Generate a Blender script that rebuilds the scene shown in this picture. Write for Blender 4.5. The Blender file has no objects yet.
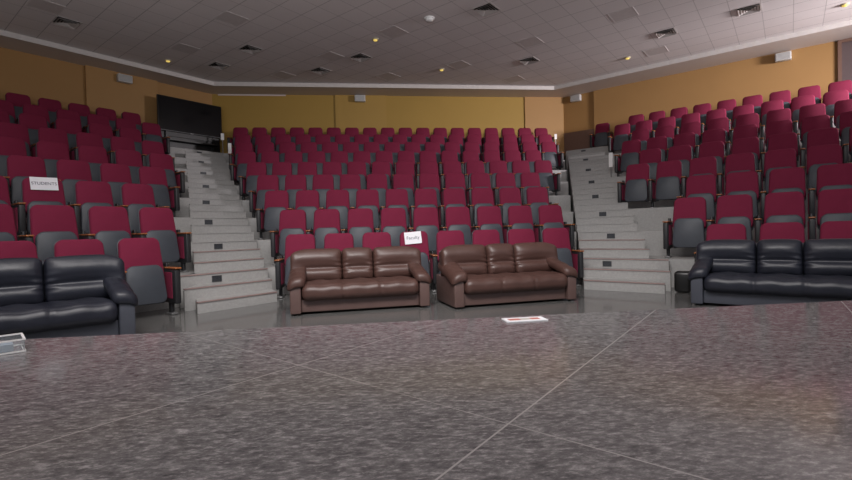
import bpy, bmesh, math, random
from mathutils import Vector, Matrix
random.seed(7)
PI = math.pi
scene = bpy.context.scene
col = scene.collection

# ------------------------------------------------------------------ helpers
def tag(o, label=None, cat=None, group=None, kind=None):
    if label: o['label'] = label
    if cat: o['category'] = cat
    if group: o['group'] = group
    if kind: o['kind'] = kind
    return o

def empty(name, loc=(0, 0, 0), rz=0.0):
    o = bpy.data.objects.new(name, None)
    o.empty_display_size = 0.2
    col.objects.link(o)
    o.location = loc
    o.rotation_euler = (0, 0, rz)
    return o

def link(name, me, parent=None, loc=None, rot=None):
    o = bpy.data.objects.new(name, me)
    col.objects.link(o)
    if parent: o.parent = parent
    if loc is not None: o.location = loc
    if rot is not None: o.rotation_euler = rot
    return o

class MB:
    """collects shapes into ONE mesh"""
    def __init__(self): self.bm = bmesh.new()
    def _fin(self, faces, mi, smooth):
        for f in faces:
            f.material_index = mi
            f.smooth = smooth
    def poly(self, pts, mi=0, smooth=False):
        f = self.bm.faces.new([self.bm.verts.new(p) for p in pts])
        self._fin([f], mi, smooth); return f
    def prism(self, xy, z0, z1, mi=0):
        n = len(xy)
        a = [self.bm.verts.new((x, y, z0)) for x, y in xy]
        b = [self.bm.verts.new((x, y, z1)) for x, y in xy]
        fs = [self.bm.faces.new(a[::-1]), self.bm.faces.new(b)]
        for i in range(n):
            j = (i + 1) % n
            fs.append(self.bm.faces.new((a[i], a[j], b[j], b[i])))
        self._fin(fs, mi, False)
        return self
    def box(self, x0, x1, y0, y1, z0, z1, mi=0, M=None):
        n0 = len(self.bm.verts)
        self.prism([(x0, y0), (x1, y0), (x1, y1), (x0, y1)], z0, z1, mi)
        if M is not None: self._tr(n0, M)
        return self
    def _tr(self, n0, M):
        self.bm.verts.ensure_lookup_table()
        for v in self.bm.verts[n0:]: v.co = M @ v.co
    def rbox(self, c, h, r, div=(6, 6, 6), disp=None, M=None, mi=0):
        """rounded box, centre c, half sizes h, radius r, surface grid div, disp(u,p,n)->offset"""
        n0 = len(self.bm.verts)
        cache = {}
        def vert(u):
            key = tuple(round(t, 5) for t in u)
            if key in cache: return cache[key]
            p = Vector((u[0] * h[0], u[1] * h[1], u[2] * h[2]))
            inn = Vector([max(-(h[i] - r), min(h[i] - r, p[i])) for i in range(3)])
            d = p - inn
            if d.length > 1e-9: d.normalize()
            q = inn + d * r
            if disp is not None: q = q + disp(Vector(u), q, d)
            cache[key] = self.bm.verts.new(q + Vector(c))
            return cache[key]
        def ts(n, hh):
            # denser near the rounded ends
            k = max(0.05, min(0.9, r / hh))
            out = [-1, -1 + k * .13, -1 + k * .45]
            out += [-1 + k + (2 - 2 * k) * i / n for i in range(n + 1)]
            out += [1 - k * .45, 1 - k * .13, 1]
            return sorted(set(round(t, 6) for t in out))
        T = [ts(div[i], h[i]) for i in range(3)]
        fs = []
        for ax in range(3):
            b, c2 = (ax + 1) % 3, (ax + 2) % 3
            for s in (-1, 1):
                for i in range(len(T[b]) - 1):
                    for j in range(len(T[c2]) - 1):
                        q = []
                        for (ii, jj) in ((i, j), (i + 1, j), (i + 1, j + 1), (i, j + 1)):
                            u = [0, 0, 0]; u[ax] = s; u[b] = T[b][ii]; u[c2] = T[c2][jj]
                            q.append(vert(u))
                        if s < 0: q = q[::-1]
                        try: fs.append(self.bm.faces.new(q))
                        except ValueError: pass
        self._fin(fs, mi, True)
        if M is not None: self._tr(n0, M)
        return self
    def pad(self, wt, wb, z0, z1, t, r, bev=.014, bow=0.0, M=None, mi=0, top_arc=0.0, n=5):
        """upright cushion: rounded trapezoid outline in XZ, thickness t along Y (front at y=-t)"""
        n0 = len(self.bm.verts)
        def outline(ins):
            pts = []
            ht, hb = wt / 2 - ins, wb / 2 - ins
            a, b = z0 + ins, z1 - ins
            rr = max(r - ins, .004)
            for cx, cz, a0 in ((hb - rr, a + rr, -PI / 2), (ht - rr, b - rr, 0), (-ht + rr, b - rr, PI / 2), (-hb + rr, a + rr, PI)):
                for i in range(n + 1):
                    an = a0 + PI / 2 * i / n
                    x, z = cx + rr * math.cos(an), cz + rr * math.sin(an)
                    if z > (a + b) / 2: z += top_arc * (1 - (x / (wt / 2)) ** 2)
                    pts.append((x, z))
            return pts
        def bowy(x): return -bow * (1 - (2 * x / max(wt, wb)) ** 2)
        rings = []
        for ins, y in ((bev, 0), (bev * .3, -bev * .3), (0, -bev), (0, -t + bev), (bev * .3, -t + bev * .3), (bev, -t)):
            rings.append([self.bm.verts.new((x, y + bowy(x), z)) for x, z in outline(ins)])
        fs = []
        m = len(rings[0])
        for k in range(len(rings) - 1):
            for i in range(m):
                j = (i + 1) % m
                fs.append(self.bm.faces.new((rings[k][j], rings[k][i], rings[k + 1][i], rings[k + 1][j])))
        fs.append(self.bm.faces.new(rings[0])); fs.append(self.bm.faces.new(rings[-1][::-1]))
        self._fin(fs, mi, True)
        if M is not None: self._tr(n0, M)
        return self
    def tube(self, pts, r, seg=10, mi=0, caps=True):
        pts = [Vector(p) for p in pts]
        rings = []
        for i, p in enumerate(pts):
            d = (pts[min(i + 1, len(pts) - 1)] - pts[max(i - 1, 0)]).normalized()
            a = d.orthogonal().normalized(); b = d.cross(a)
            rr = r[i] if isinstance(r, (list, tuple)) else r
            rings.append([self.bm.verts.new(p + (a * math.cos(2 * PI * k / seg) + b * math.sin(2 * PI * k / seg)) * rr) for k in range(seg)])
        fs = []
        for k in range(len(rings) - 1):
            for i in range(seg):
                j = (i + 1) % seg
                fs.append(self.bm.faces.new((rings[k][i], rings[k][j], rings[k + 1][j], rings[k + 1][i])))
        if caps: fs += [self.bm.faces.new(rings[0][::-1]), self.bm.faces.new(rings[-1])]
        self._fin(fs, mi, True)
        return self
    def mesh(self, name, *mats):
        bmesh.ops.recalc_face_normals(self.bm, faces=self.bm.faces[:])
        me = bpy.data.meshes.new(name)
        self.bm.to_mesh(me); self.bm.free()
        for m in mats: me.materials.append(m)
        return me
    def build(self, name, mats, parent=None, loc=None, rot=None):
        if not isinstance(mats, (list, tuple)): mats = [mats]
        return link(name, self.mesh(name, *mats), parent, loc, rot)

def smooth_angle(o, deg=35):
    me = o.data if hasattr(o, 'data') else o
    try: me.set_sharp_from_angle(angle=math.radians(deg))
    except Exception: pass

# ------------------------------------------------------------------ materials
class NT:
    def __init__(self, name):
        self.m = bpy.data.materials.new(name); self.m.use_nodes = True
        self.t = self.m.node_tree
        self.b = self.t.nodes['Principled BSDF']
    def n(self, typ, **kw):
        nd = self.t.nodes.new(typ)
        for k, v in kw.items():
            if k in nd.inputs: nd.inputs[k].default_value = v
            else: setattr(nd, k, v)
        return nd
    def l(self, a, b): self.t.links.new(a, b)
    def math(self, op, a, b=None):
        nd = self.t.nodes.new('ShaderNodeMath'); nd.operation = op
        for i, x in enumerate((a, b)):
            if x is None: continue
            if isinstance(x, (int, float)): nd.inputs[i].default_value = x
            else: self.l(x, nd.inputs[i])
        return nd.outputs[0]
    def mix(self, f, a, b, typ='MIX'):
        nd = self.t.nodes.new('ShaderNodeMix'); nd.data_type = 'RGBA'; nd.blend_type = typ
        for s, x in ((nd.inputs[0], f), (nd.inputs[6], a), (nd.inputs[7], b)):
            if isinstance(x, (int, float)): s.default_value = x
            elif isinstance(x, (tuple, list)): s.default_value = (*x[:3], 1)
            else: self.l(x, s)
        return nd.outputs[2]
    def coord(self, which='Object'):
        return self.n('ShaderNodeTexCoord').outputs[which]
    def noise(self, vec, scale, detail=4, rough=.55):
        nd = self.n('ShaderNodeTexNoise'); nd.inputs['Scale'].default_value = scale
        nd.inputs['Detail'].default_value = detail; nd.inputs['Roughness'].default_value = rough
        self.l(vec, nd.inputs['Vector']); return nd.outputs['Fac']
    def ramp(self, f, stops):
        nd = self.n('ShaderNodeValToRGB'); cr = nd.color_ramp
        while len(cr.elements) < len(stops): cr.elements.new(.5)
        for e, (p, c) in zip(cr.elements, stops): e.position = p; e.color = (*c, 1) if len(c) == 3 else c
        self.l(f, nd.inputs[0]); return nd.outputs[0]
    def bump(self, h, strength=.2, dist=.01):
        nd = self.n('ShaderNodeBump'); nd.inputs['Strength'].default_value = strength; nd.inputs['Distance'].default_value = dist
        self.l(h, nd.inputs['Height']); self.l(nd.outputs[0], self.b.inputs['Normal'])
    def base(self, c):
        if isinstance(c, (tuple, list)): self.b.inputs['Base Color'].default_value = (*c[:3], 1)
        else: self.l(c, self.b.inputs['Base Color'])
    def rough(self, r):
        if isinstance(r, (int, float)): self.b.inputs['Roughness'].default_value = r
        else: self.l(r, self.b.inputs['Roughness'])
    def spec(self, s): self.b.inputs['Specular IOR Level'].default_value = s

def simple(name, c, rough=.5, spec=.5, metal=0, var=.12, scale=9, bump=0.0, bscale=60, emit=None):
    t = NT(name)
    co = t.coord()
    f = t.noise(co, scale)
    t.base(t.mix(f, tuple(x * (1 - var) for x in c), tuple(min(1, x * (1 + var)) for x in c)))
    t.rough(rough); t.spec(spec); t.b.inputs['Metallic'].default_value = metal
    if bump: t.bump(t.noise(co, bscale, 3), bump, .004)
    if emit:
        t.b.inputs['Emission Color'].default_value = (*emit[0], 1); t.b.inputs['Emission Strength'].default_value = emit[1]
    return t.m

def fabric(name, c, var=.25):
    t = NT(name); co = t.coord()
    f = t.noise(co, 7, 3); g = t.noise(co, 240, 2)
    a = t.mix(f, tuple(x * (1 - var) for x in c), tuple(x * (1 + var) for x in c))
    t.base(t.mix(g, a, tuple(x * 1.25 for x in c)))
    t.rough(.85); t.spec(.25)
    t.b.inputs['Sheen Weight'].default_value = .14
    t.b.inputs['Sheen Roughness'].default_value = .35
    t.b.inputs['Sheen Tint'].default_value = (*[min(1, x * 2.2 + .12) for x in c], 1)
    t.bump(g, .25, .002)
    return t.m

def leather(name, c, rough=.33, var=.18):
    t = NT(name); co = t.coord()
    f = t.noise(co, 5, 4); v = t.n('ShaderNodeTexVoronoi'); v.inputs['Scale'].default_value = 170; t.l(co, v.inputs['Vector'])
    t.base(t.mix(f, tuple(x * (1 - var) for x in c), tuple(x * (1 + var) for x in c)))
    t.rough(t.math('ADD', t.math('MULTIPLY', f, .16), rough - .08)); t.spec(.5)
    h = t.math('ADD', t.math('MULTIPLY', v.outputs['Distance'], .25), t.math('MULTIPLY', t.noise(co, 14, 3), 2.0))
    t.bump(h, .22, .006)
    return t.m

def uv45(t, co):
    """object coords -> (u=(y-x)/sqrt2, v=(x+y)/sqrt2)"""
    s = t.n('ShaderNodeSeparateXYZ'); t.l(co, s.inputs[0])
    q = 1 / math.sqrt(2)
    u = t.math('MULTIPLY', t.math('SUBTRACT', s.outputs[1], s.outputs[0]), q)
    v = t.math('MULTIPLY', t.math('ADD', s.outputs[1], s.outputs[0]), q)
    return u, v
def line(t, x, off, pitch, half):
    m = t.math('FLOORED_MODULO', t.math('ADD', x, pitch / 2 - off), pitch)
    d = t.math('ABSOLUTE', t.math('SUBTRACT', m, pitch / 2))
    return t.math('LESS_THAN', d, half)

def stage_granite():
    t = NT('stage_granite'); co = t.coord(); u, v = uv45(t, co)
    mp = t.n('ShaderNodeMapping'); mp.inputs['Rotation'].default_value = (0, 0, math.radians(35)); mp.inputs['Scale'].default_value = (1, 2.2, 1)
    t.l(co, mp.inputs['Vector'])
    f = t.noise(mp.outputs[0], 11, 8, .78); g = t.noise(mp.outputs[0], 34, 6, .75); k = t.noise(co, 1.6, 3)
    a = t.ramp(f, [(.34, (.046, .044, .047)), (.48, (.140, .134, .136)), (.57, (.245, .235, .236)), (.69, (.50, .482, .48))])
    b = t.ramp(g, [(.36, (.036, .035, .037)), (.52, (.155, .149, .150)), (.64, (.52, .50, .495))])
    c = t.mix(.5, a, b)
    c = t.mix(t.math('MULTIPLY', k, .30), c, (.165, .155, .158))
    s = t.n('ShaderNodeSeparateXYZ'); t.l(co, s.inputs[0])
    u2 = t.math('SUBTRACT', t.math('MULTIPLY', s.outputs[1], .6845), t.math('MULTIPLY', s.outputs[0], .729))
    v2 = t.math('ADD', t.math('MULTIPLY', s.outputs[1], .691), t.math('MULTIPLY', s.outputs[0], .723))
    j = t.math('MAXIMUM', line(t, u2, .320, .985, .0028), t.math('MULTIPLY', line(t, v2, .412, 1.588, .0026), t.ramp(t.noise(co, 1.3, 2), [(.40, (.1, .1, .1)), (.55, (.9, .9, .9))])))
    t.base(t.mix(j, c, (.36, .345, .335)))
    t.rough(t.math('ADD', t.math('MULTIPLY', g, .12), .05)); t.spec(.28)
    return t.m

def hall_granite():
    t = NT('hall_floor_granite'); co = t.coord(); u, v = uv45(t, co)
    f = t.noise(co, 40, 6, .7); g = t.noise(co, 3, 3)
    c = t.ramp(f, [(.32, (.075, .075, .073)), (.55, (.135, .133, .129)), (.75, (.23, .226, .22))])
    c = t.mix(t.math('MULTIPLY', g, .3), c, (.11, .108, .105))
    t.base(t.mix(t.math('MAXIMUM', line(t, u, .2, .8, .003), line(t, v, .1, .8, .003)), c, (.095, .094, .091)))
    t.rough(t.math('ADD', t.math('MULTIPLY', f, .12), .06)); t.spec(.5)
    return t.m

def step_stone():
    t = NT('step_stone'); co = t.coord()
    f = t.noise(co, 30, 6, .7); g = t.noise(co, 2.2, 3)
    c = t.ramp(f, [(.3, (.325, .320, .312)), (.55, (.38, .375, .365)), (.75, (.44, .434, .423))])
    t.base(t.mix(t.math('MULTIPLY', g, .35), c, (.31, .304, .295)))
    t.rough(.42); t.spec(.4)
    return t.m

def ceiling_tiles():
    t = NT('ceiling_tiles'); co = t.coord(); u, v = uv45(t, co)
    lu, lv = line(t, u, 0, .6, .008), line(t, v, .09, .6, .008)
    # every tile keeps a slightly different board tone
    fu = t.math('FLOOR', t.math('DIVIDE', u, .6)); fv = t.math('FLOOR', t.math('DIVIDE', t.math('SUBTRACT', v, .09), .6))
    cb = t.n('ShaderNodeCombineXYZ'); t.l(fu, cb.inputs[0]); t.l(fv, cb.inputs[1])
    wn = t.n('ShaderNodeTexWhiteNoise'); t.l(cb.outputs[0], wn.inputs['Vector'])
    c = t.mix(wn.outputs['Value'], (.74, .69, .68), (.78, .73, .72))
    c = t.mix(t.math('MULTIPLY', t.noise(co, 55, 4), .25), c, (.64, .60, .59))
    t.base(t.mix(t.math('MAXIMUM', t.math('MULTIPLY', lu, .55), t.math('MULTIPLY', lv, .8)), c, (.36, .335, .33)))
    t.rough(.85); t.spec(.2)
    return t.m

def wall_paint(name, c):
    t = NT(name); co = t.coord()
    f = t.noise(co, .8, 3); g = t.noise(co, 90, 3)
    t.base(t.mix(f, tuple(x * .93 for x in c), tuple(x * 1.07 for x in c)))
    t.rough(.6); t.spec(.3); t.bump(g, .08, .002)
    return t.m

def wood(name, c):
    t = NT(name); co = t.coord()
    w = t.n('ShaderNodeTexWave'); w.inputs['Scale'].default_value = 6; w.inputs['Distortion'].default_value = 5; w.inputs['Detail'].default_value = 3
    t.l(co, w.inputs['Vector'])
    t.base(t.mix(w.outputs['Fac'], tuple(x * .75 for x in c), c)); t.rough(.35); t.spec(.5)
    return t.m

def clear_plastic():
    t = NT('clear_acrylic'); t.base((.93, .96, .97)); t.rough(.06)
    t.b.inputs['Transmission Weight'].default_value = .88; t.b.inputs['IOR'].default_value = 1.47
    return t.m

M = dict(
    maroon=fabric('maroon_fabric', (.150, .0115, .036)),
    shell=simple('grey_shell_plastic', (.056, .063, .076), .5, .4, bump=.1),
    frame=simple('black_steel', (.018, .018, .020), .45, .5),
    foot=simple('grey_steel', (.22, .22, .22), .4, .5, .6),
    arm=wood('orange_wood', (.34, .115, .035)),
    brown=leather('brown_leather', (.072, .035, .028), .44),
    brown_low=leather('brown_leatherette', (.115, .070, .062), .42),
    black=leather('black_leather', (.016, .018, .028), .42),
    black_low=leather('slate_leatherette', (.065, .070, .088), .45),
    foot_black=simple('black_plastic', (.02, .02, .02), .5),
    orange=wall_paint('ochre_wall_paint', (.345, .190, .068)),
    orange3=wall_paint('olive_ochre_wall_paint', (.36, .225, .052)),
    olive2=wall_paint('olive_pilaster_paint', (.385, .240, .062)),
    orange2=wall_paint('ochre_pilaster_paint', (.375, .212, .080)),
    soffit=wall_paint('soffit_paint', (.60, .53, .49)),
    white_trim=simple('white_trim_paint', (.58, .545, .52), .5),
    brown_dado=simple('brown_dado_board', (.16, .088, .062), .5),
    door=simple('brown_door', (.10, .070, .070), .5),
    stage=stage_granite(), floor=hall_granite(), stone=step_stone(), ceil=ceiling_tiles(),
    nosing=simple('red_nosing_stone', (.31, .225, .21), .45, bump=.1),
    side=simple('dark_step_side', (.11, .105, .10), .5, bump=.1),
    paper=simple('white_paper', (.80, .80, .83), .7, .3, var=.03),
    ink=simple('grey_ink', (.10, .10, .14), .7),
    red_ink=simple('red_print', (.42, .13, .10), .6),
    grey_ink=simple('pale_grey_print', (.45, .42, .38), .6),
    tv_glass=simple('black_screen_glass', (.004, .004, .005), .12, .5),
    tv_frame=simple('black_bezel', (.010, .010, .010), .35),
    speaker=simple('white_speaker_plastic', (.55, .54, .52), .5),
    grille=simple('grey_speaker_grille', (.40, .40, .39), .6, bump=.3, bscale=250),
    vent=simple('grey_vent_metal', (.55, .51, .49), .45, .5),
    vent_dark=simple('dark_duct', (.025, .023, .022), .8),
    panel=simple('unlit_light_diffuser', (.60, .555, .545), .6),
    panel_frame=simple('light_frame', (.66, .615, .605), .6),
    lamp_yellow=simple('warm_lamp', (.65, .5, .12), .4, emit=((1, .72, .18), .55)),
    lamp_ring=simple('downlight_ring', (.52, .46, .32), .4),
    white=simple('white_plastic', (.82, .81, .80), .4, var=.03),
    step_grille=simple('dark_step_grille', (.075, .078, .082), .45, .5, .3),
    acrylic=clear_plastic(),
    card=simple('blue_grey_card', (.30, .36, .42), .6),
)

# ------------------------------------------------------------------ the place: numbers
Kx = 1.095
SP = .57 * Kx                # seat pitch
TR, RI = 1.0756, .46081      # row tread, row rise
SH, SD = RI / 3, TR / 3      # step rise / step tread in the aisles
DC, DS = 7.825, 7.284        # back-top plane of the first row: middle block, side blocks
DSR = 7.166
WALL_C, WALL_S = 16.97, 16.53
Z_SOF, Z_CEIL = 5.99, 6.12
Q = math.sqrt(.5)
TH = {'C': 0.0, 'L': PI / 4, 'R': -PI / 4}
def W(b, e, d):
    th = TH[b]
    return (e * math.cos(th) - d * math.sin(th), e * math.sin(th) + d * math.cos(th))
def struct(o): o['kind'] = 'structure'; return o

# ------------------------------------------------------------------ setting
mb = MB(); mb.box(-14.7, 14.7, -3, 17.2, -.2, 0)
struct(mb.build('floor', M['floor']))
mb = MB(); mb.box(-7.8, 7.8, -3, 2.79, .002, .465)
st = struct(mb.build('floor_stage', M['stage']))

D1 = 6.789                                             # first stair riser, side frames
SLOPE = {'L': .444, 'R': .414}
cur = 'L'
def eL(d): return 2.157 + SLOPE[cur] * (d - D1)              # outer side of the stairs (side block)
EW = 1.19
# side terraces (left/right) and the middle terrace: each a stepped solid
for b, sg in (('L', 1), ('R', -1)):
    cur = b
    mb = MB()
    for k in range(1, 9):
        d0 = 7.506 + (k - 1) * TR
        d1 = d0 + TR if k < 8 else WALL_S
        f0 = d0 + (.16 if k == 1 else 0)
        pts = [(-3.4, f0), (eL(f0), f0), (eL(d1), d1), (-3.4, d1)]
        mb.prism([W(b, sg * e, d) for e, d in pts], .001, k * RI)
    # recess wall beside the first steps and kerb under the first row
    name = 'floor_terrace_left' if b == 'L' else 'floor_terrace_right'
    struct(mb.build(name, M['stone']))
def xC(y): return 2.453 + .397 * (y - 7.205)
mb = MB()
for k in range(1, 9):
    y0 = 8.05 + (k - 1) * TR
    y1 = y0 + TR if k < 8 else WALL_C
    mb.prism([(-xC(y0), y0), (xC(y0), y0), (xC(y1), y1), (-xC(y1), y1)], .001, k * RI)
struct(mb.build('floor_terrace_middle', M['stone']))
# aisle stairs
for b, sg in (('L', 1), ('R', -1)):
    cur = b
    mb = MB()
    for k in range(1, 25):
        d0 = D1 + (k - 1) * SD
        d1 = d0 + SD if k < 24 else WALL_S
        a0 = eL(d0) + (.0 if k != 2 else -.16) + (-.22 if k == 3 else 0)
        a1 = eL(d1)
        b0, b1 = eL(d0) + EW, eL(d1) + EW
        if k == 24:
            a0, a1, b0, b1 = eL(d0) - .02, eL(d1) - .3, b0 + .05, eL(d1) + EW + .15
        mb.prism([W(b, sg * e, d) for e, d in ((a0, d0), (b0, d0), (b1, d1), (a1, d1))], .001, k * SH)
        mb.prism([W(b, sg * e, d) for e, d in ((a0, d0 - .012), (b0, d0 - .012), (b0, d0 + .03), (a0, d0 + .03))], k * SH - .012, k * SH + .004, 1 if k < 6 else 0)
    for k in (1, 2, 3):
        d0 = D1 + (k - 1) * SD
        a0 = eL(d0) + (-.16 if k == 2 else 0) + (-.22 if k == 3 else 0)
        mb.prism([W(b, sg * e, d) for e, d in ((a0 - .012, d0 + .004), (a0 + .01, d0 + .004), (eL(7.7) + .01, 7.7), (eL(7.7) - .012, 7.7))], .003, k * SH - .02, 2)  # thin darker facing on the outer sides of the lowest steps
    struct(mb.build('floor_stairs_left' if b == 'L' else 'floor_stairs_right', [M['stone'], M['nosing'], M['side']]))

# walls
cx = WALL_S / Q - WALL_C                                # corner |x|
ex = (WALL_C - cx) * Q                                  # corner e in the left frame
def wall(name, a, b_, z0, z1, th, m):
    a, b_ = Vector(a), Vector(b_)
    d = (b_ - a).normalized(); n = Vector((-d.y, d.x)) * th
    mb = MB(); mb.prism([tuple(a), tuple(b_), tuple(b_ + n), tuple(a + n)], z0, z1)
    return struct(mb.build(name, m))
Lend = W('L', -4.0, WALL_S); Rend = W('R', 4.0, WALL_S)
wall('wall_back', (cx, WALL_C), (-cx, WALL_C), 0, 6.4, -.2, M['orange3'])
wall('wall_left', (-cx, WALL_C), Lend, 0, 6.4, -.2, M['orange'])
wall('wall_left_front', Lend, (Lend[0], -3), 0, 6.4, -.2, M['orange'])
wall('wall_right_front', (Rend[0], -3), Rend, 0, 6.4, -.2, M['orange'])
wall('wall_right', Rend, (cx, WALL_C), 0, 6.4, -.2, M['orange'])
# pilasters and joint strips on the walls, plus one pale reflection band
def strip(name, b, e0, e1, d, th, z0, z1, m):
    mb = MB(); mb.prism([W(b, e0, d), W(b, e1, d), W(b, e1, d - th), W(b, e0, d - th)], z0, z1)
    return struct(mb.build(name, m))
strip('trim_1', 'C', -2.17, -.34, WALL_C, .05, 3.687, Z_SOF, M['olive2'])
strip('trim_2', 'C', 4.87, 6.38, WALL_C, .05, 3.687, Z_SOF, M['orange2'])
strip('trim_3', 'L', 3.75, 5.66, WALL_S, .10, 3.687, Z_SOF, M['orange2'])
strip('trim_4', 'R', -6.30, .30, WALL_S, .06, 3.687, Z_SOF, M['orange2'])
strip('baseboard_right', 'R', -7.45, -6.30, WALL_S, .04, 3.687, 4.62, M['brown_dado'])
strip('baseboard_left', 'L', 5.68, 7.45, WALL_S, .04, 3.687, 4.50, M['brown_dado'])
strip('soffit_reflection_strip', 'C', -6.2, -3.9, WALL_C, .03, 5.94, 5.985, M['soffit'])  # pale strip standing in for light reflected from the soffit
# door on the right wall
strip('door_1', 'R', .44, 1.50, WALL_S, .07, 3.69, 5.90, M['door'])
strip('trim_6', 'R', .36, .44, WALL_S, .11, 3.69, 5.98, M['brown_dado'])
strip('trim_7', 'R', 1.50, 1.58, WALL_S, .11, 3.69, 5.98, M['brown_dado'])
strip('trim_8', 'R', .44, 1.50, WALL_S, .11, 5.90, 5.98, M['brown_dado'])

# ceiling: tile field, white step, painted border
TC, TL, TRr = 16.05, 15.62, 15.36
def isect(dl, yc, s): x = dl / Q - yc; return (s * x, yc)
pL, pR = isect(TL, TC, -1), isect(TRr, TC, 1)
qL, qR = W('L', -4.6, TL), W('R', 4.6, TRr)
mb = MB(); mb.prism([(-14.9, -3), (14.9, -3), (14.9, 17.3), (-14.9, 17.3)], Z_CEIL, Z_CEIL + .1)
struct(mb.build('ceiling', M['ceil']))
mb = MB()
oL, oR = W('L', -4.6, WALL_S + .15), W('R', 4.6, WALL_S + .15)
cL, cR = (-cx - .1, WALL_C + .15), (cx + .1, WALL_C + .15)
for quad in ((pL, pR, cR, cL), (qL, pL, cL, oL), (pR, qR, oR, cR)): mb.prism(quad, Z_SOF, Z_CEIL - .002)
struct(mb.build('ceiling_border', M['soffit']))
mb = MB()
def off(p, q, d):
    v = (Vector(q) - Vector(p)).normalized(); return Vector((v.y, -v.x)) * d
for a, b_ in ((pL, pR), (qL, pL), (pR, qR)):
    n = off(a, b_, .035)
    mb.prism([a, b_, (b_[0] + n.x, b_[1] + n.y), (a[0] + n.x, a[1] + n.y)], Z_SOF - .005, Z_CEIL - .004)
struct(mb.build('trim_9', M['white_trim']))

# ------------------------------------------------------------------ chairs
def lean(deg, pz=.45, py=-.17):
    return Matrix.Translation((0, py, pz)) @ Matrix.Rotation(math.radians(-deg), 4, 'X') @ Matrix.Translation((0, 0, -pz))
ML = lean(13.0)
mb = MB(); mb.pad(.472, .500, .46, 1.003, .075, .075, .024, bow=.022, M=ML, top_arc=.016)
me_back = mb.mesh('backrest', M['maroon'])
mb = MB(); mb.pad(.474, .500, .40, 1.012, .028, .085, .008, M=lean(13.0, .45, -.135), top_arc=.016)
me_shell = mb.mesh('back_shell', M['shell'])
MS = Matrix.Translation((0, -.275, .165)) @ Matrix.Rotation(math.radians(-9), 4, 'X')
mb = MB(); mb.pad(.440, .480, 0, .482, .050, .085, .018, bow=.022, M=MS, top_arc=.022)
for x in (-.19, .19): mb.tube([MS @ Vector((x, .03, .02)), MS @ Vector((x * 1.18, .05, .02))], .022, 8)
me_pan = mb.mesh('seat_pan', M['shell'])
mb = MB(); mb.pad(.420, .460, .01, .445, .075, .075, .022, M=Matrix.Translation((0, -.200, .165)) @ Matrix.Rotation(math.radians(-9), 4, 'X'))
me_cush = mb.mesh('seat_cushion', M['maroon'])
def standard():
    mb = MB()
    mb.rbox((0, -.235, .375), (.038, .215, .225), .02, (1, 2, 2))
    mb.rbox((0, -.235, .10), (.022, .045, .10), .012, (1, 1, 1))
    mb.rbox((0, -.10, .55), (.018, .05, .12), .012, (1, 1, 1))
    return mb.mesh('arm_standard', M['frame'])
me_std = standard()
mb = MB()
for s in (-1, 1): mb.rbox((s * .038, -.235, .385), (.006, .135, .17), .005, (1, 2, 2))
me_pnl = mb.mesh('side_panel', M['maroon'])
mb = MB(); mb.rbox((0, -.245, .610), (.042, .228, .011), .010, (1, 3, 1))
me_cap = mb.mesh('armrest', M['arm'])
mb = MB(); mb.rbox((0, -.24, .012), (.045, .10, .012), .008, (1, 1, 1))
for y in (-.31, -.17): mb.tube([(0, y, .02), (0, y, .034)], .012, 8)
me_foot = mb.mesh('foot', M['foot'])
for me in (me_std,): smooth_angle(me, 50)

def add_standard(root, x):
    s = link('arm_standard', me_std, root, (x, 0, 0))
    link('side_panel', me_pnl, s); link('armrest', me_cap, s); link('foot', me_foot, s)
def make_chair(both):
    r = empty('auditorium_chair')
    link('backrest', me_back, r); link('back_shell', me_shell, r)
    link('seat_pan', me_pan, r); link('seat_cushion', me_cush, r)
    add_standard(r, -SP / 2)
    if both: add_standard(r, SP / 2)
    return r
proto = {False: make_chair(False), True: make_chair(True)}
used = {False: False, True: False}
def copy_tree(o, parent=None):
    c = o.copy(); col.objects.link(c)
    if parent: c.parent = parent
    for ch in [x for x in o.children]: copy_tree(ch, c)
    return c
ORD = ['first', 'second', 'third', 'fourth', 'fifth', 'sixth', 'seventh', 'eighth', 'ninth', 'tenth', 'eleventh', 'twelfth',
       'thirteenth', 'fourteenth', 'fifteenth', 'sixteenth', 'seventeenth', 'eighteenth']
ROWN = ['front', 'second', 'third', 'fourth', 'fifth', 'sixth', 'seventh', 'eighth', 'back']
chairs = {}
def place(b, k, i, e, d, both, label):
    if not used[both]: o = proto[both]; used[both] = True
    else: o = copy_tree(proto[both])
    x, y = W(b, e, d + .06)
    o.location = (x, y, k * RI + .002); o.rotation_euler = (0, 0, TH[b])
    tag(o, label, 'chair', 'maroon auditorium chairs')
    chairs[(b, k, i)] = o
    return o
CAM = Vector((-.9855, 0, 1.0074))
RT = Vector((math.cos(math.radians(6.673)), -math.sin(math.radians(6.673)), 0))
def px(x, y):                                           # rough column, only to stop rows outside the view
    d = Vector((x, y, 0)) - CAM; f = Vector((-RT.y, RT.x, 0))
    return 426 + 461.4 * d.dot(RT) / max(.1, d.dot(f))
# middle block
c0 = [-2.155, -2.44, -2.93, -3.33, -3.825, -4.33, -4.67, -4.98, -5.33]
cn = [8, 9, 10, 11, 13, 14, 16, 17, 18]
for k in range(9):
    n = cn[k]; st_ = (SP)
    for i in range(n):
        w_ = 'maroon tip-up chair in middle block, %s row, %s seat from left stairs' % (ROWN[k], ORD[i])
        if k == 0 and i == 3: w_ = 'maroon tip-up chair with white sheet on its back, middle block front row'
        place('C', k, i, c0[k] + i * st_, DC + k * TR, i == n - 1, w_)
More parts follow.
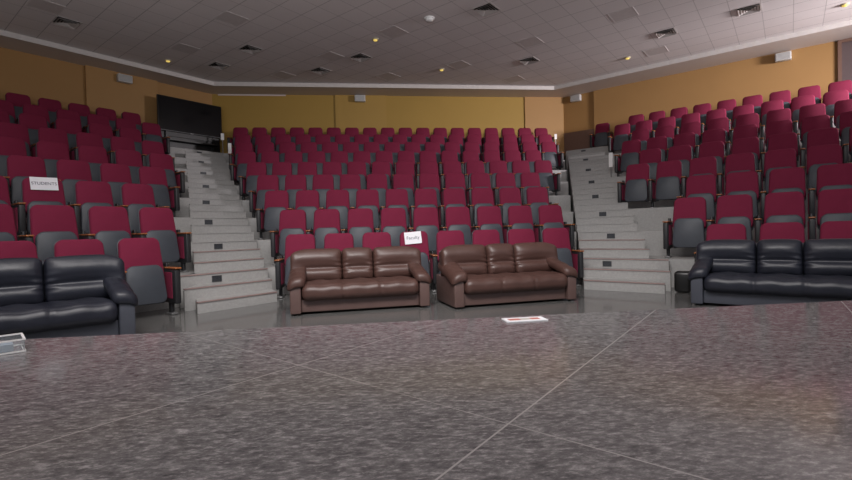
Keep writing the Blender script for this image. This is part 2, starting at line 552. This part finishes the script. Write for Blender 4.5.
# left block: counted from the stairs outwards
l0 = [1.69, 2.33, 2.47, 3.13, 3.73, 3.99, 3.90, 4.81, 4.70]
SL = .632
for k in range(9):
    i = 0
    while True:
        e = l0[k] - .03 - i * SL; d = DS + k * TR
        x, y = W('L', e, d)
        if px(x, y) < -30 or i > 11: break
        w_ = 'maroon tip-up chair in left block, %s row, %s seat from the stairs' % (ROWN[k], ORD[i])
        if k == 2 and i == 2: w_ = 'maroon tip-up chair with white STUDENTS sheet on its back, left block'
        place('L', k, i, e, d, i == 0, w_)
        i += 1
r0 = [-1.42, -2.03, -2.00, -3.36, -3.33, -4.03, -4.05, -4.83, -4.68]
SR = .6293
for k in range(9):
    i = 0
    while True:
        e = r0[k] + i * SR; d = DSR + k * TR
        x, y = W('R', e, d)
        if px(x, y) > 885 or i > 11: break
        w_ = 'maroon tip-up chair in right block, %s row, %s seat from the stairs' % (ROWN[k], ORD[i])
        # the standard hangs on the left side: add the second one at the wall end only
        place('R', k, i, e, d, False, w_)
        i += 1
place('R', 8, 'x', -5.92, WALL_S - .30, True, 'lone dark maroon tip-up chair against the back wall above right stairs')

# ------------------------------------------------------------------ paper sheets on chairs
def text_mesh(s, size, m, name):
    cu = bpy.data.curves.new(name, 'FONT'); cu.body = s; cu.size = size
    cu.align_x = 'CENTER'; cu.align_y = 'CENTER'; cu.extrude = .0006
    o = bpy.data.objects.new(name, cu); col.objects.link(o)
    dg = bpy.context.evaluated_depsgraph_get()
    me = bpy.data.meshes.new_from_object(o.evaluated_get(dg))
    bpy.data.objects.remove(o); bpy.data.curves.remove(cu)
    me.materials.clear(); me.materials.append(m)
    return me
def sheet(chair, w, h, zc, xo, roll, s, size, label):
    m = MB(); nx = 8
    for i in range(nx):                                  # slightly curled paper
        xa, xb = -w / 2 + w * i / nx, -w / 2 + w * (i + 1) / nx
        f = lambda x: -.003 * (2 * x / w) ** 2
        for z_ in (0,):
            m.prism([(xa, f(xa)), (xb, f(xb)), (xb, f(xb) + .0012), (xa, f(xa) + .0012)], -h / 2, h / 2)
    o = m.build('paper_sheet', M['paper'])
    base = Matrix.Translation(chair.location) @ Matrix.Rotation(chair.rotation_euler.z, 4, 'Z')
    yb = -.17 + (zc - .45) * math.tan(math.radians(13)) - .075 - .012 - .022
    mat = base @ Matrix.Translation((xo, yb, zc)) @ Matrix.Rotation(math.radians(roll), 4, 'Y') @ Matrix.Rotation(math.radians(-13), 4, 'X')
    o.matrix_world = mat
    if s:
        t = link('printed_text', text_mesh(s, size, M['ink'], 'printed_text'), o, (0, -.0042, 0), (PI / 2, 0, 0))
    tag(o, label, 'paper'); return o
sheet(chairs[('L', 2, 2)], .325, .195, .925, .0, -1, 'STUDENTS', .062, 'white paper sheet reading STUDENTS on a left block chair')
sheet(chairs[('C', 0, 3)], .285, .205, .905, -.02, -4, 'Faculty', .078, 'white paper sheet reading Faculty on chair behind the left brown sofa')

# narrow white row cards taped on the aisle end of some rows
def row_card(b, k, e, d, z, w, h, zf, label):
    r = MB(); r.box(-w / 2, w / 2, -.004, 0, -h / 2, h / 2)
    x, y = W(b, e, d)
    o = empty('row_card', (x, y, zf), TH[b])
    r.build('card', M['white'], o, (0, 0, z - zf))
    r = MB(); r.box(-.010, .010, 0, .014, .003, z - zf + h / 2); r.box(-.05, .05, -.05, .06, .001, .012)
    r.build('post', M['foot'], o)
    return tag(o, label, 'card')

# ------------------------------------------------------------------ sofas
def cushion(mb, x0, x1, y0, y1, z0, z1, tilt, outer=0):
    hx, hy, hz = (x1 - x0) / 2, (y1 - y0) / 2, (z1 - z0) / 2
    def disp(u, p, n):
        o = Vector((0, 0, 0))
        if u.y < 0:                                      # front face: two lobes with a pleat between them
            zz = p.z / hz
            edge = max(0, 1 - abs(p.x / hx) ** 4)
            o.y -= (.042 * math.exp(-((zz + .55) / .36) ** 2) + .055 * math.exp(-((zz - .38) / .46) ** 2)) * edge * abs(u.y)
            xo = p.x / hx + outer * .22
            o.y += .028 * math.exp(-((zz + .18) / .13) ** 2) * max(0, 1 - abs(xo / .80) ** 4)
            # short puckers running in from the sides of the pleat
            for s in (-1, 1):
                if outer == s: continue
                dx = (hx - s * p.x) / .10
                if 0 <= dx < 2: o.y += .014 * math.exp(-dx * dx) * math.sin(zz * 24) * math.exp(-((zz + .18) / .4) ** 2)
        o.z += .012 * (1 - (p.x / hx) ** 2) * (1 if u.z > 0 else 0)
        if outer:                                        # the outer top corner falls away over the arm
            s = max(0, (outer * p.x / hx - .35) / .65)
            if p.z > 0: o.z -= .060 * s * s * (p.z / hz)
            o.y -= .05 * s * s
        return o
    mat = Matrix.Translation(((x0 + x1) / 2, (y0 + y1) / 2, (z0 + z1) / 2)) @ Matrix.Rotation(math.radians(-tilt), 4, 'X')
    mb.rbox((0, 0, 0), (hx, hy, hz), min(hy * .75, .058), (22, 3, 22), disp, mat)
def make_sofa(lm, low, wl, wc):
    """front at y=0, facing -y; wl / wc = outer / centre back cushion widths"""
    r = empty('leather_sofa')
    W2 = .89
    m = MB(); m.rbox((0, .42, .110), (.755, .36, .080), .012, (2, 2, 2)); m.build('base', low, r)
    for s in (-1, 1):
        m = MB(); m.rbox((s * .822, .40, .205), (.068, .40, .185), .018, (2, 3, 2)); o = m.build('arm', low, r)
        def dis(u, p, n, s=s):
            o = Vector((0, 0, 0))
            t = (p.y + .36) / .72                          # 0 front .. 1 back
            o.z += .150 * t - .03 * (1 - t) ** 2
            o.z -= .060 * max(0, s * p.x / .122) ** 1.5 - .012 * max(0, -s * p.x / .122)             # slopes outwards
            o.z += .012 * math.cos(p.x / .15 * PI / 2)
            if u.y < 0: o.y -= .02 * (1 - u.x ** 2)
            o.z += .004 * math.sin(p.y * 40 + p.x * 12) * (1 if u.z > 0 else 0)
            o.x += s * .02 * (1 - t)
            return o
        m = MB(); m.rbox((s * .792, .340, .410), (.112, .355, .062), .050, (8, 16, 5), dis); m.build('arm_pad', lm, o)
    def dseat(u, p, n):
        o = Vector((0, 0, 0))
        for xs in (-.235, .235):
            g = math.exp(-((p.x - xs) / .012) ** 2)
            o -= n * .014 * g
        k = .5 + .5 * math.cos(2 * PI * p.x / .47)
        if u.y < 0: o.y -= .020 * (1 - u.z ** 2)
        if u.z > 0: o.z += .018 * (1 - u.y ** 2) * (.6 + .4 * k)
        o.z += .006 * math.sin(p.x * 23 + p.y * 9) * (1 if u.z > 0 else 0)
        return o
    m = MB(); m.rbox((0, .300, .276), (.745, .330, .104), .070, (72, 8, 6), dseat); m.build('seat_cushion', lm, r)
    h = wc / 2
    for a, b_, ot in ((-h - wl, -h - .002, -1), (-h + .002, h - .002, 0), (h + .002, h + wl, 1)):
        m = MB(); cushion(m, a, b_, .48, .70, .345, .790, 12, ot); m.build('back_cushion', lm, r)
    m = MB(); m.rbox((0, .76, .40), (.80, .065, .355), .05, (4, 2, 4)); m.build('back_panel', low, r)
    for x in (-.82, .82):
        for y in (.07, .72):
            m = MB(); m.tube([(x, y, 0), (x, y, .03)], [.022, .028], 12); m.build('foot', M['foot_black'], r)
    return r
def put_sofa(o, left, ang, sc=1.0):
    """left = front-left foot corner on the floor"""
    a = math.radians(ang); v = Vector((math.cos(a), math.sin(a)))
    c = Vector(left) + v * .89 * sc
    o.location = (c.x, c.y, .001); o.rotation_euler = (0, 0, a); o.scale = (sc, 1, 1)
G = 'leather sofas in front of the seats'
s1 = make_sofa(M['brown'], M['brown_low'], .680, .43); put_sofa(s1, (-2.01, 5.82), 7.0)
tag(s1, 'brown leather sofa on the left of the two in the middle', 'sofa', G)
s2 = copy_tree(s1); put_sofa(s2, (.04, 5.78), 9.0)
tag(s2, 'brown leather sofa on the right, behind the printed leaflet', 'sofa', G)
s3 = make_sofa(M['black'], M['black_low'], .66, .46); put_sofa(s3, (2.97, 5.36), -45, .99)
tag(s3, 'black leather sofa in front of right block of chairs', 'sofa', G)
s4 = copy_tree(s3)
a4 = math.radians(36); e4 = Vector((-3.36, 4.93)) - Vector((math.cos(a4), math.sin(a4))) * 1.78 * 1.02
put_sofa(s4, e4, 36, 1.02); s4.scale = (1.02, .96, 1.05)
tag(s4, 'black leather sofa at left edge in front of left block of chairs', 'sofa', G)

# ------------------------------------------------------------------ small things on the stage
lf = empty('printed_leaflet', (-.095, 2.655, .466), math.radians(2))
m = MB(); m.box(-.125, .125, -.055, .055, 0, .006); m.build('booklet', M['paper'], lf)
m = MB(); m.box(-.100, -.03, -.025, .025, .006, .0068); m.build('red_print', M['red_ink'], lf)
m = MB(); m.box(-.03, .035, -.025, .025, .006, .0066); m.build('grey_print', M['grey_ink'], lf)
m = MB(); m.box(.035, .090, -.025, .025, .006, .0068); m.build('red_print', M['red_ink'], lf)
tag(lf, 'white leaflet with red print lying on the stage edge', 'leaflet')
bx = empty('acrylic_box', (-2.86, 2.46, .466), math.radians(38))
m = MB()
a, b_, h_, t_ = .14, .10, .058, .004
m.box(-a, a, -b_, -b_ + t_, 0, h_); m.box(-a, a, b_ - t_, b_, 0, h_); m.box(-a, -a + t_, -b_ + t_, b_ - t_, 0, h_); m.box(a - t_, a, -b_ + t_, b_ - t_, 0, h_)
m.box(-a + t_, a - t_, -b_ + t_, b_ - t_, 0, t_)
m.build('tray', M['acrylic'], bx)
m = MB()
for z in (.001, h_): 
    m.box(-a - .004, a + .004, -b_ - .004, -b_ + .006, z, z + .007); m.box(-a - .004, a + .004, b_ - .006, b_ + .004, z, z + .007)
    m.box(-a - .004, -a + .006, -b_ + .006, b_ - .006, z, z + .007); m.box(a - .006, a + .004, -b_ + .006, b_ - .006, z, z + .007)
m.build('rim', M['white'], bx)
m = MB(); m.box(-.10, .10, -.06, .06, .006, .038); m.build('card_stack', M['card'], bx)
tag(bx, 'clear acrylic box with white rims on the stage at far left', 'box')

m = MB(); m.rbox((0, 0, .16), (.115, .10, .158), .05, (2, 2, 2))  # rounded dark form of unknown kind, modelled as a solid
o = m.build('dark_shape', M['tv_frame'], None, (3.64, 6.42, .002), (0, 0, -PI / 4))
tag(o, 'low dark shape on the floor between the right stairs and black sofa', 'box')

# ------------------------------------------------------------------ lights in the stair risers
for b, sg, nm in (('L', 1, 'left'), ('R', -1, 'right')):
    cur = b
    for k in range(3, 25, 3):
        d0 = D1 + (k - 1) * SD
        e = eL(d0) + ({3: .32, 6: .44, 9: .34, 12: .36}.get(k, .42) if b == 'L' else .64)
        x, y = W(b, sg * e, d0 - .001)
        e += {3: .10, 6: -.10, 9: -.06}.get(k, 0) if b == 'R' else 0
        x, y = W(b, sg * e, d0 - .001)
        r = empty('step_light', (x, y, (k - .5) * SH - .01), TH[b])
        m = MB(); w, h = .075, .046
        m.box(-w, w, -.010, 0, h - .008, h); m.box(-w, w, -.010, 0, -h, -h + .008)
        m.box(-w, -w + .010, -.010, 0, -h + .008, h - .008); m.box(w - .010, w, -.010, 0, -h + .008, h - .008)
        m.build('frame', M['step_grille'], r)
        m = MB()
        for j in range(4): 
            z = -h + .016 + j * .017
            m.box(-w + .010, w - .010, -.008, -.002, z, z + .006)
        m.build('louvre', M['step_grille'], r)
        m = MB(); m.box(-w + .010, w - .010, -.0015, 0, -h + .008, h - .008); m.build('lens', M['shell'], r)
        tag(r, 'dark louvred step light in the %s stairs, %s from the floor' % (nm, ORD[k // 3 - 1]), 'step light', 'step lights in the stair risers')

# ------------------------------------------------------------------ wall speakers
def speaker(b, e, d, z, label):
    x, y = W(b, e, d)
    r = empty('wall_speaker', (x, y, z), TH[b])
    m = MB(); m.rbox((0, -.10, 0), (.19, .085, .115), .02, (2, 2, 2)); m.build('cabinet', M['speaker'], r)
    m = MB(); m.rbox((0, -.186, 0), (.165, .006, .095), .005, (2, 1, 2)); m.build('grille', M['grille'], r)
    m = MB(); m.box(-.03, .03, -.03, 0, -.05, .05); m.build('bracket', M['frame'], r)
    tag(r, label, 'speaker', 'wall speakers')
speaker('C', -1.28, WALL_C - .05, 5.84, 'small white speaker high on the back wall')
speaker('L', 4.70, WALL_S - .10, 5.80, 'small white speaker high on the left wall')
speaker('R', -6.95, WALL_S, 5.84, 'small white speaker in the right corner of the back wall')
speaker('R', -.83, WALL_S - .06, 5.82, 'small white speaker high on the right wall near the door')

# ------------------------------------------------------------------ big screen at the top of the left stairs
x, y = W('L', 6.46, 15.98)
tv = empty('display_screen', (x, y, 3.690), PI / 4)
m = MB(); m.rbox((0, 0, 1.205), (1.02, .035, .545), .015, (2, 1, 2)); m.build('bezel', M['tv_frame'], tv)
m = MB(); m.box(-1.0, 1.0, -.0375, -.035, .69, 1.725); m.build('screen', M['tv_glass'], tv)
m = MB(); m.tube([(-.05, -.038, .668), (.05, -.038, .668)], .006, 8); m.build('emblem', M['white'], tv)
for sx in (-.75, .75):
    m = MB(); m.box(sx - .04, sx + .04, .0, .06, .02, .80); m.box(sx - .05, sx + .05, -.25, .28, 0, .05); m.build('leg', M['tv_frame'], tv)
m = MB(); m.box(-.79, .79, -.20, .22, .36, .40); m.build('shelf', M['tv_frame'], tv)
m = MB(); m.box(-.98, .98, .07, .09, .03, .66); m.build('back_panel', M['tv_frame'], tv)
m = MB(); m.box(-.79, .79, .02, .05, .52, .66); m.build('crossbar', M['tv_frame'], tv)
tag(tv, 'large black flat screen on a stand at the top of left stairs', 'screen')

# ------------------------------------------------------------------ ceiling fittings (turned 45 degrees like the tiles)
def fitting(name, x, y): return empty(name, (-.9855 + (x + .9855) * .988, y * .988, Z_CEIL), PI / 4)
vents = [(-7.35, 10.92, 'first on the left, near the left wall'), (-3.83, 12.2, 'left, in front of another near the back'), (-4.98, 13.42, 'far left near the back wall'),
         (-1.07, 12.60, 'middle, above the back wall speaker'), (1.66, 9.74, 'middle, nearest to the viewer'), (3.61, 12.60, 'right of the middle near the back'),
         (-2.25, 13.69, 'closest to the back wall, left of the middle'),
         (6.38, 10.62, 'right side, left of the pair'), (7.49, 9.36, 'far right, near the wall')]
for x, y, w_ in vents:
    r = fitting('air_vent', x * Kx, y * Kx)
    S_ = .245
    m = MB()
    m.box(-S_, S_, -S_, -S_ + .03, -.006, 0); m.box(-S_, S_, S_ - .03, S_, -.006, 0)
    m.box(-S_, -S_ + .03, -S_ + .03, S_ - .03, -.006, 0); m.box(S_ - .03, S_, -S_ + .03, S_ - .03, -.006, 0)
    m.build('frame', M['vent'], r)
    m = MB(); m.box(-S_ + .03, S_ - .03, -S_ + .03, S_ - .03, -.003, -.001); m.build('duct', M['vent_dark'], r)
    for j, s in enumerate((.205, .150, .095, .045)):
        m = MB(); a0, a1 = s, s - .050
        zz0, zz1 = -.038, -.004
        a1 = max(a1, .004)
        for q in range(4):
            R_ = Matrix.Rotation(q * PI / 2, 4, 'Z')
            for dz in (0, .004):
                m.poly([R_ @ Vector(p) for p in ((-a0, -a0, zz0 + dz), (a0, -a0, zz0 + dz), (a1, -a1, zz1 + dz), (-a1, -a1, zz1 + dz))][::(1 if dz else -1)])
        m.build('louvre', M['vent'], r)
    tag(r, 'square ceiling air vent, ' + w_, 'air vent', 'ceiling air vents')
panels = [(-7.3, 10.2, 'at upper left, beside an air vent'), (-5.42, 12.27, 'left, next to a yellow downlight'), (-3.81, 10.54, 'left of the middle, alone'),
          (-1.86, 12.6, 'left of the vent above the back wall speaker'), (-.28, 11.0, 'middle, beside a yellow downlight'), (3.2, 11.37, 'right of the middle, above a vent'),
          (1.7, 13.05, 'middle, nearest to the back wall'), (4.79, 9.78, 'upper right, left of the right vents'), (6.86, 11.75, 'right, near the right wall border'),
          (-3.39, 14.14, 'left, closest to the back wall trim'), (-.29, 14.09, 'middle, closest to the back wall trim'), (3.67, 14.19, 'right of the middle, closest to back wall trim'),
          (2.05, 8.85, 'top of the view, beside the nearest vent')]
for x, y, w_ in panels:
    r = fitting('light_panel', x * Kx, y * Kx); S_ = .29
    m = MB()
    m.box(-S_, S_, -S_, -S_ + .02, -.006, 0); m.box(-S_, S_, S_ - .02, S_, -.006, 0)
    m.box(-S_, -S_ + .02, -S_ + .02, S_ - .02, -.006, 0); m.box(S_ - .02, S_, -S_ + .02, S_ - .02, -.006, 0)
    m.build('frame', M['panel_frame'], r)
    m = MB(); m.box(-S_ + .02, S_ - .02, -S_ + .02, S_ - .02, -.004, -.001); m.build('diffuser', M['panel'], r)
    tag(r, 'unlit grey square ceiling light panel, ' + w_, 'light panel', 'unlit ceiling light panels')
for x, y, w_ in [(-6.17, 13.08, 'at left near the white ceiling trim'), (-.69, 11.41, 'in the middle of ceiling'), (1.25, 13.41, 'in the middle close to back wall'),
                 (6.33, 12.24, 'at right near the ceiling trim'), (9.46, 9.0, 'at far right edge')]:
    r = fitting('downlight', x * Kx, y * Kx)
    m = MB(); m.tube([(0, 0, 0), (0, 0, -.022)], [.095, .085], 20); m.build('ring', M['lamp_ring'], r)
    m = MB(); m.tube([(0, 0, -.022), (0, 0, -.045), (0, 0, -.055)], [.055, .05, .02], 16); m.build('lamp', M['lamp_yellow'], r)
    tag(r, 'small yellow round downlight ' + w_, 'downlight', 'yellow ceiling downlights')
r = fitting('smoke_detector', .49 * Kx, 10.22 * Kx)
m = MB(); m.tube([(0, 0, 0), (0, 0, -.03)], [.13, .12], 20); m.build('base', M['white'], r)
m = MB(); m.tube([(0, 0, -.03), (0, 0, -.07), (0, 0, -.085)], [.10, .085, .03], 20); m.build('cover', M['white'], r)
tag(r, 'round white smoke detector on the middle of the ceiling', 'smoke detector')

row_card('C', 8, -5.80, DC + 8 * TR - .46, 4.30, .10, .22, 8 * RI, 'white card on the left end of back row, middle block')
row_card('C', 6, -5.27, DC + 7 * TR - .46, 3.72, .10, .32, 7 * RI, 'taller white card on the left end of a rear middle row')
row_card('C', 8, 5.66, DC + 8 * TR - .46, 4.30, .085, .18, 8 * RI, 'white card on the right end of back row, middle block')
row_card('R', 5, -4.45, DSR + 5 * TR - .46, 2.80, .095, .38, 5 * RI, 'tall white card on the aisle end of right block row')

# ------------------------------------------------------------------ light
w = bpy.data.worlds.new('hall_daylight'); scene.world = w; w.use_nodes = True
bg = w.node_tree.nodes['Background']; bg.inputs[0].default_value = (.86, .90, 1.0, 1); bg.inputs[1].default_value = .48
def area(name, loc, target, sx, sy, power, colr, spread=180):
    L_ = bpy.data.lights.new(name, 'AREA'); L_.shape = 'RECTANGLE'; L_.size = sx; L_.size_y = sy; L_.energy = power; L_.color = colr
    L_.spread = math.radians(spread)
    o = bpy.data.objects.new(name, L_); col.objects.link(o); o.location = loc
    o.rotation_euler = (Vector(target) - Vector(loc)).to_track_quat('-Z', 'Y').to_euler()
    return o
area('stage_light', (-1.2, 1.6, 5.8), (-.2, 7.8, .3), 4, 2.0, 235, (1, .97, .96), 100)
area('ceiling_fill_light', (-2.5, -1.2, 1.5), (-2.5, -.9, 4.5), 8, .8, 680, (1, .96, .95), 170)  # unseen lamp added behind the camera to brighten the ceiling
area('side_light', (13.2, 6.0, 5.0), (9.0, 11.0, 4.4), 1.6, 1.2, 260, (1, .93, .96), 80)

# ------------------------------------------------------------------ camera
cam = bpy.data.cameras.new('camera'); co = bpy.data.objects.new('camera', cam); col.objects.link(co)
cam.sensor_fit = 'HORIZONTAL'; cam.sensor_width = 36; cam.lens = 461.43 / 852 * 36; cam.clip_start = .02
yaw, pitch, rollv = math.radians(6.673), math.radians(1.0554), math.radians(1.3888)
fw = Vector((math.sin(yaw) * math.cos(pitch), math.cos(yaw) * math.cos(pitch), -math.sin(pitch)))
rt = Vector((math.cos(yaw), -math.sin(yaw), 0)); up = rt.cross(fw)
r2 = rt * math.cos(rollv) - up * math.sin(rollv); u2 = rt * math.sin(rollv) + up * math.cos(rollv)
mt = Matrix((r2, u2, -fw)).transposed().to_4x4(); mt.translation = CAM
co.matrix_world = mt
scene.camera = co
vs = scene.view_settings
vs.view_transform = 'Standard'; vs.look = 'None'; vs.gamma = 1; vs.use_curve_mapping = False; vs.exposure = 0.1
